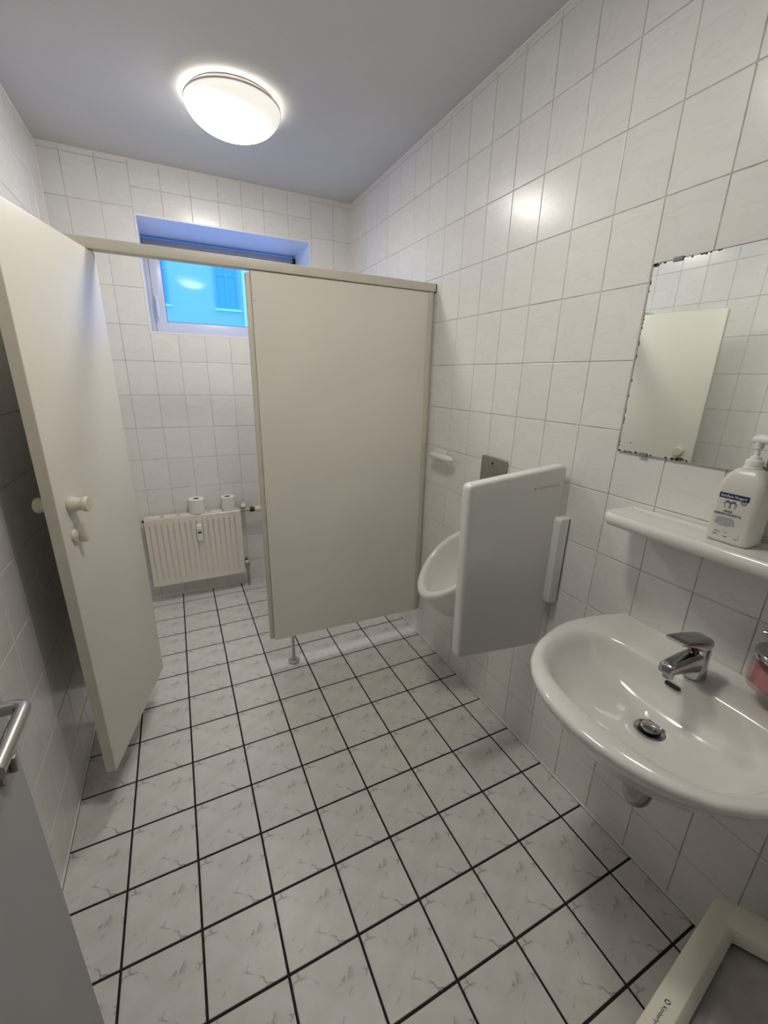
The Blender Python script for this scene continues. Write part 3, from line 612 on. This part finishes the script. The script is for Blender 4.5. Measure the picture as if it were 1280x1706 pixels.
# flush plate
fp = thing('flush_plate', 'square steel flush plate on the wall above the urinal', 'flush plate', (W, UY, 1.12))
bm = new_bm(); pl = rrect(-.080, .080, 1.045, 1.200, .010, 5); slab(bm, pl, lambda u, v, t: Vector((W - t, UY + u, v)), .0005, .011, .003); obj('plate', bm, 'plate_steel', fp)
bm = new_bm(); lathe(bm, [(.006, 0), (.006, .0015), (.004, .0025), (.001, .0026)], (W - .0111, UY + .004, 1.174), (-1, 0, 0), 16); obj('button', bm, 'black', fp)
# ------------------------------------------------------------------ urinal divider screen
sc = thing('urinal_screen', 'white ceramic divider screen with rounded corners between urinal and basin', 'urinal screen', (1.28, .30, .55))
bm = new_bm()
def scr_outline():
    c = [(1.086, .584), (1.478, .533), (1.484, .70), (1.484, 1.247), (1.074, 1.209)]; rad = (.018, .03, .2, .030, .020); out = []
    for i, p in enumerate(c):
        a, p_, b = Vector(c[i - 1]), Vector(p), Vector(c[(i + 1) % 5]); r = min(rad[i], .08); p0 = p_ + (a - p_).normalized() * r; p1 = p_ + (b - p_).normalized() * r
        for k in range(7):
            t = k / 6; out.append(tuple(p0 * (1 - t) ** 2 + p_ * 2 * t * (1 - t) + p1 * t * t))
    return out
slab(bm, scr_outline(), lambda u, v, t: Vector((u, t, v)), .280, .322, .011, 4); panel = obj('screen_panel', bm, 'ceramic_screen', sc, angle=60)
bm = new_bm(); pl = rrect(1.456, W - .0005, .728, 1.060, (.004, .004, .014, .014), 5); slab(bm, pl, lambda u, v, t: Vector((u, t, v)), .252, .352, .007, 3); obj('wall_bracket', bm, 'ceramic_screen', sc, angle=60)
text('maker_lettering', 'KERAMAG', .0155, axes((1.358, .2797, 1.167), (1, 0, .075), (0, 0, 1), (0, -1, 0)), 'screen_ink', panel, width=.092)
bm = new_bm(); cyl(bm, (1.346, .2799, 1.172), (1.346, .2795, 1.172), .0055, seg=14); obj('maker_mark', bm, 'screen_ink', panel)
# ------------------------------------------------------------------ ceramic loop holder on the wall beyond the urinal
ho = thing('wall_loop_holder', 'small white ceramic loop bar on the wall by the partition', 'holder', (W, 1.01, 1.14))
bm = new_bm(); pl = rrect(1.030, 1.145, 1.122, 1.166, .012, 4); slab(bm, pl, lambda u, v, t: Vector((W - t, u, v)), .0005, .012, .005); obj('base_plate', bm, 'ceramic', ho)
bm = new_bm(); zz = 1.142; xo = W - .042
tube(bm, [(xo + .010, 1.128, zz), (xo + .003, 1.115, zz), (xo, 1.08, zz), (xo, .99, zz), (xo + .002, .945, zz), (xo + .008, .930, zz)], [.009, .015, .017, .017, .015, .009], 16); obj('bar', bm, 'ceramic', ho)
for y in (1.095, 1.050):
    bm = new_bm(); tube(bm, [(W - .010, y, zz), (W - .025, y - .003, zz), (xo, y - .008, zz)], .008, 12); obj('arm', bm, 'ceramic', ho)

# ------------------------------------------------------------------ radiator
rx0, rx1, rz0, rz1, ryf, ryb = .036, .628, .125, .606, 2.235, 2.300
rad = thing('radiator', 'cream ribbed panel radiator on the back wall under the window', 'radiator', ((rx0 + rx1) / 2, 2.27, rz0))
bm = new_bm()
# pressed front panel: vertical channels
n = 16; prof = []
pitch = (rx1 - rx0 - .03) / n
ys = []
for k in range(n):
    xk = rx0 + .015 + pitch * k
    for fr_, dy in ((.0, .0), (.06, .0), (.16, .008), (.30, .008), (.40, 0), (.9999, 0)): ys.append((xk + pitch * fr_, dy))
ys = [(rx0, 0)] + ys + [(rx1, 0)]
zs = [(rz0 + .0, .004, 0), (rz0 + .004, 0, 0), (rz0 + .040, 0, 0), (rz0 + .058, 0, 1), (rz1 - .058, 0, 1), (rz1 - .040, 0, 0), (rz1 - .004, 0, 0), (rz1, .004, 0)]
grid = [[bm.verts.new((x, ryf + off + dy * ch, z)) for x, dy in ys] for z, off, ch in zs]
for i in range(len(zs) - 1):
    for j in range(len(ys) - 1): bm.faces.new((grid[i][j], grid[i][j + 1], grid[i + 1][j + 1], grid[i + 1][j]))
rbox(bm, rx0, rx1, ryf + .0135, ryf + .018, rz0 + .004, rz1 - .004)
obj('front_panel', bm, 'radiator', rad, angle=28)
bm = new_bm(); rbox(bm, rx0 + .005, rx1 - .005, ryb - .012, ryb, rz0 + .004, rz1 - .004, .003); obj('rear_panel', bm, 'radiator', rad)
for x in (rx0 - .0005, rx1 - .0015):
    bm = new_bm(); rbox(bm, x, x + .002, ryf + .004, ryb + .004, rz0 + .004, rz1 + .001, .0005); obj('side_cover', bm, 'radiator', rad)
bm = new_bm(); zt_ = rz1 + .001      # top grille: frame with wide slots and paired bars
rbox(bm, rx0, rx1, ryf + .003, ryf + .011, zt_, zt_ + .004, .001); rbox(bm, rx0, rx1, ryb - .004, ryb + .004, zt_, zt_ + .004, .001)
for k in range(7):
    x = rx0 + (rx1 - rx0 - .012) * k / 6
    rbox(bm, x + .004, x + .008, ryf + .008, ryb - .002, zt_, zt_ + .004, .0008)
obj('top_grille', bm, 'radiator', rad)
bm = new_bm()
for k in range(6):
    x = rx0 + .006 + (rx1 - rx0 - .012) * (k + .5) / 6
    rbox(bm, x - .036, x + .036, ryf + .013, ryb - .006, zt_ - .002, zt_ + .0022, .001)
obj('grille_inlay', bm, 'radiator', rad)
bm = new_bm(); rbox(bm, rx0 + .004, rx1 - .004, ryf + .020, ryb - .013, zt_ - .03, zt_ - .028); obj('convector_shade_sheet', bm, 'black', rad)  # black sheet painted in as the shade below the grille slots
for x in (rx0 + .09, rx1 - .09):
    bm = new_bm(); rbox(bm, x - .015, x + .015, ryb, D - .0005, rz0 + .08, rz0 + .12, .002); obj('wall_bracket', bm, 'radiator', rad)
    bm = new_bm(); rbox(bm, x - .015, x + .015, ryb, D - .0005, rz1 - .12, rz1 - .08, .002); obj('wall_bracket', bm, 'radiator', rad)
bm = new_bm(); cyl(bm, (rx0 - .001, 2.268, rz1 - .018), (rx0 - .015, 2.268, rz1 - .018), .009, seg=16); obj('vent_plug', bm, 'black', rad)
vz = .594
bm = new_bm(); cyl(bm, (rx1 + .001, 2.275, vz), (rx1 + .022, 2.275, vz), .015, seg=8, ch=.002); cyl(bm, (rx1 + .02, 2.275, vz), (rx1 + .075, 2.275, vz - .001), .0105, seg=18); tube(bm, [(.657, 2.278, vz), (.657, 2.29, vz + .012), (.657, D - .0005, vz + .02)], .011, 14); valve = obj('valve', bm, 'brass', rad)
bm = new_bm(); lathe(bm, [(.002, -.019), (.013, -.014), (.019, 0), (.013, .014), (.002, .019)], (.656, 2.275, vz + .030), seg=20); cyl(bm, (.656, 2.275, vz + .046), (.656, 2.275, vz + .056), .005, seg=10); obj('valve_cap', bm, 'white_plastic', valve)
bm = new_bm(); cyl(bm, (rx1 + .07, 2.275, vz - .001), (rx1 + .100, 2.275, vz - .002), .0185, seg=20, ch=.002); obj('valve_collar', bm, 'black', valve)
bm = new_bm(); lathe(bm, [(.014, 0), (.019, .004), (.022, .012), (.0225, .034), (.020, .044), (.012, .051), (.001, .053)], (rx1 + .102, 2.275, vz - .002), (1, 0, -.02), 24); obj('thermostat_head', bm, 'cream_plastic', valve)
bm = new_bm(); cyl(bm, (rx1 + .001, 2.275, .168), (rx1 + .020, 2.275, .168), .014, seg=8, ch=.002); cyl(bm, (.648, 2.275, .150), (.648, 2.275, .185), .012, seg=14); tube(bm, [(.652, 2.275, .168), (.660, 2.285, .165), (.662, D - .0005, .160)], .0115, 14); tube(bm, [(.652, 2.275, .160), (.653, 2.275, .09), (.654, 2.278, .001)], .008, 12); lv = obj('lower_valve', bm, 'brass', rad)
bm = new_bm(); lathe(bm, [(.012, 0), (.014, .004), (.013, .018), (.009, .023)], (.648, 2.275, .185), seg=18); obj('valve_cap', bm, 'white_plastic', lv)
bm = new_bm(); cyl(bm, (.648, 2.275, .2085), (.646, 2.275, .222), .008, seg=12); obj('cap_plug', bm, 'black', lv)
# heat cost allocator
bm = new_bm(); rbox(bm, .337, .373, ryf - .020, ryf - .0003, .424, .540, .005, 3); al = obj('heat_meter', bm, 'white_plastic', rad)
bm = new_bm(); rbox(bm, .343, .367, ryf - .0212, ryf - .0198, .480, .492, .001); obj('display', bm, 'black', al)
bm = new_bm(); rbox(bm, .345, .365, ryf - .0212, ryf - .0198, .502, .506); obj('marking', bm, 'grey_ink', al)
# toilet rolls standing on the radiator
def roll(x, y, r, h, label):
    z0 = zt_ + .0042; t = thing('toilet_roll', label, 'toilet roll', (x, y, z0), 'toilet rolls on the radiator')
    bm = new_bm(); ri = .020; prof = [(ri, 0), (r - .002, 0), (r, .002), (r, h - .003), (r - .003, h), (ri + .001, h), (ri, h - .001)]
    u = 48; loft(bm, [[Vector((x + q * math.cos(2 * PI * k / u), y + q * math.sin(2 * PI * k / u), z0 + z)) for k in range(u)] for q, z in prof], closed=True); obj('paper', bm, 'paper', t)
    bm = new_bm(); loft(bm, [[Vector((x + q * math.cos(2 * PI * k / u), y + q * math.sin(2 * PI * k / u), z0 + z)) for k in range(u)] for q, z in ((ri - .0002, .001), (ri - .0002, h - .001), (ri - .0016, h - .001), (ri - .0016, .001))], closed=True); obj('core', bm, 'card', t)
    bm = new_bm(); tube(bm, [(x - r * math.cos(.9) * 1.002, y - r * math.sin(.9) * 1.002, z0 + .003), (x - r * math.cos(.9) * 1.002, y - r * math.sin(.9) * 1.002, z0 + h - .004)], .0006, 6); obj('loose_sheet_edge', bm, 'paper', t)
roll(.357, 2.282, .051, .097, 'larger toilet roll near the middle of the radiator top')
roll(.557, 2.284, .044, .092, 'smaller toilet roll at the valve end of the radiator')

# ------------------------------------------------------------------ waste bin, bottom right
d1 = Vector((.977, .147, -.155)).normalized(); d2 = Vector((-.198, .893, -.40)); d2 = (d2 - d1 * d2.dot(d1)).normalized(); nb_ = d1.cross(d2).normalized(); P0 = Vector((1.412, -.439, .267))
bn = thing('waste_bin', 'beige waste bin with slanted wide-rimmed lid beside the wall', 'bin', (1.15, -.60, 0))
BL, BW = .52, .31
bmx = lambda u, v, t: P0 - d1 * u - d2 * v + nb_ * t      # u towards the room, v towards the entrance, t out of the lid
outer = rrect(0, BL, 0, BW, .022, 6); inner = rrect(.090, BL - .05, .051, BW - .05, .004, 6)
bm = new_bm(); rg = []
for d, t in ((0, -.030), (0, -.008), (.003, -.002), (.008, 0)): rg.append([bmx(u, v, t) for u, v in inset(outer, d)])
for d, t in ((-.002, 0), (0, -.002), (0, -.034)): rg.append([bmx(u, v, t) for u, v in inset(inner, d)])
rg.append([bmx(u, v, -.034) for u, v in inset(outer, .004)])
loft(bm, rg, closed=True); lid = obj('lid_frame', bm, 'bin', bn, angle=50)
bm = new_bm(); pl = rrect(.068, BL - .028, .029, BW - .028, .004, 6); loft(bm, [[bmx(u, v, -.052) for u, v in pl], [bmx(u, v, -.045) for u, v in pl]]); obj('lid_flap', bm, 'bin_bag', lid)
bm = new_bm(); q = inset(outer, .008); topr = [bmx(u, v, -.034) for u, v in q]; cen = sum(topr, Vector()) / len(topr)
botr = [Vector((cen.x + (p.x - cen.x) * .84, cen.y + (p.y - cen.y) * .84 - .01, .0005)) for p in topr]; botm = [Vector((p.x, p.y, .012)) for p in botr]
loft(bm, [botr, botm, topr], cap1=False); obj('bin_body', bm, 'bin', bn, angle=50)
lt = axes(bmx(.3855, .0245, .0003), -d1, -d2, nb_)
text('maker_lettering', 'Kimberly-Clark', .0105, lt, 'ink', lid, width=.078)
bm = new_bm(); R_ = .0046; c_ = (.3745, .0275); tube(bm, [bmx(c_[0] + R_ * math.cos(PI * k / 8), c_[1] + R_ * math.sin(PI * k / 8), .0004) for k in range(17)], .0009, 6); obj('maker_mark', bm, 'ink', lid)

# ------------------------------------------------------------------ entrance door, open along the left
ed = bpy.data.objects.new('door_1', None); COL.objects.link(ed); ed.location = (-.02, -.40, 0); struct(ed, 'grey entrance door standing open at the lower left', 'door')
bm = new_bm(); rbox(bm, -.042, 0, YF + .03, .044, .008, 2.0, .003); obj('leaf', bm, 'door_grey', ed)
hx, hy, hz = 0.0, -.033, 1.046
bm = new_bm(); lathe(bm, [(.026, .0003), (.026, .006), (.023, .009), (.012, .0095)], (hx, hy, hz), (1, 0, 0), 28); 
pts = [(hx + .005, hy, hz), (hx + .040, hy, hz)] + [(hx + .040 + .014 * math.sin(a), hy - .014 * (1 - math.cos(a)), hz) for a in (PI / 8, PI / 4, 3 * PI / 8, PI / 2)] + [(hx + .054, hy - .06, hz), (hx + .054, hy - .125, hz)]
tube(bm, pts, .0100, 18); obj('lever_handle', bm, 'steel', ed)
bm = new_bm(); lathe(bm, [(.026, .0003), (.026, .006), (.023, .009), (.001, .0095)], (hx, -.014, .930), (1, 0, 0), 28); kr = obj('key_rosette', bm, 'plate_steel', ed)  # rosette in a darker steel, its backlit shade put into the colour
bm = new_bm(); rbox(bm, .0094, .018, -.019, -.009, .918, .946, .002); obj('lock_cylinder', bm, 'brass', kr)
for z in (.25, 1.75):
    bm = new_bm(); cyl(bm, (-.004, YF + .022, z), (-.004, YF + .022, z + .09), .008, seg=14); obj('hinge', bm, 'steel', ed)
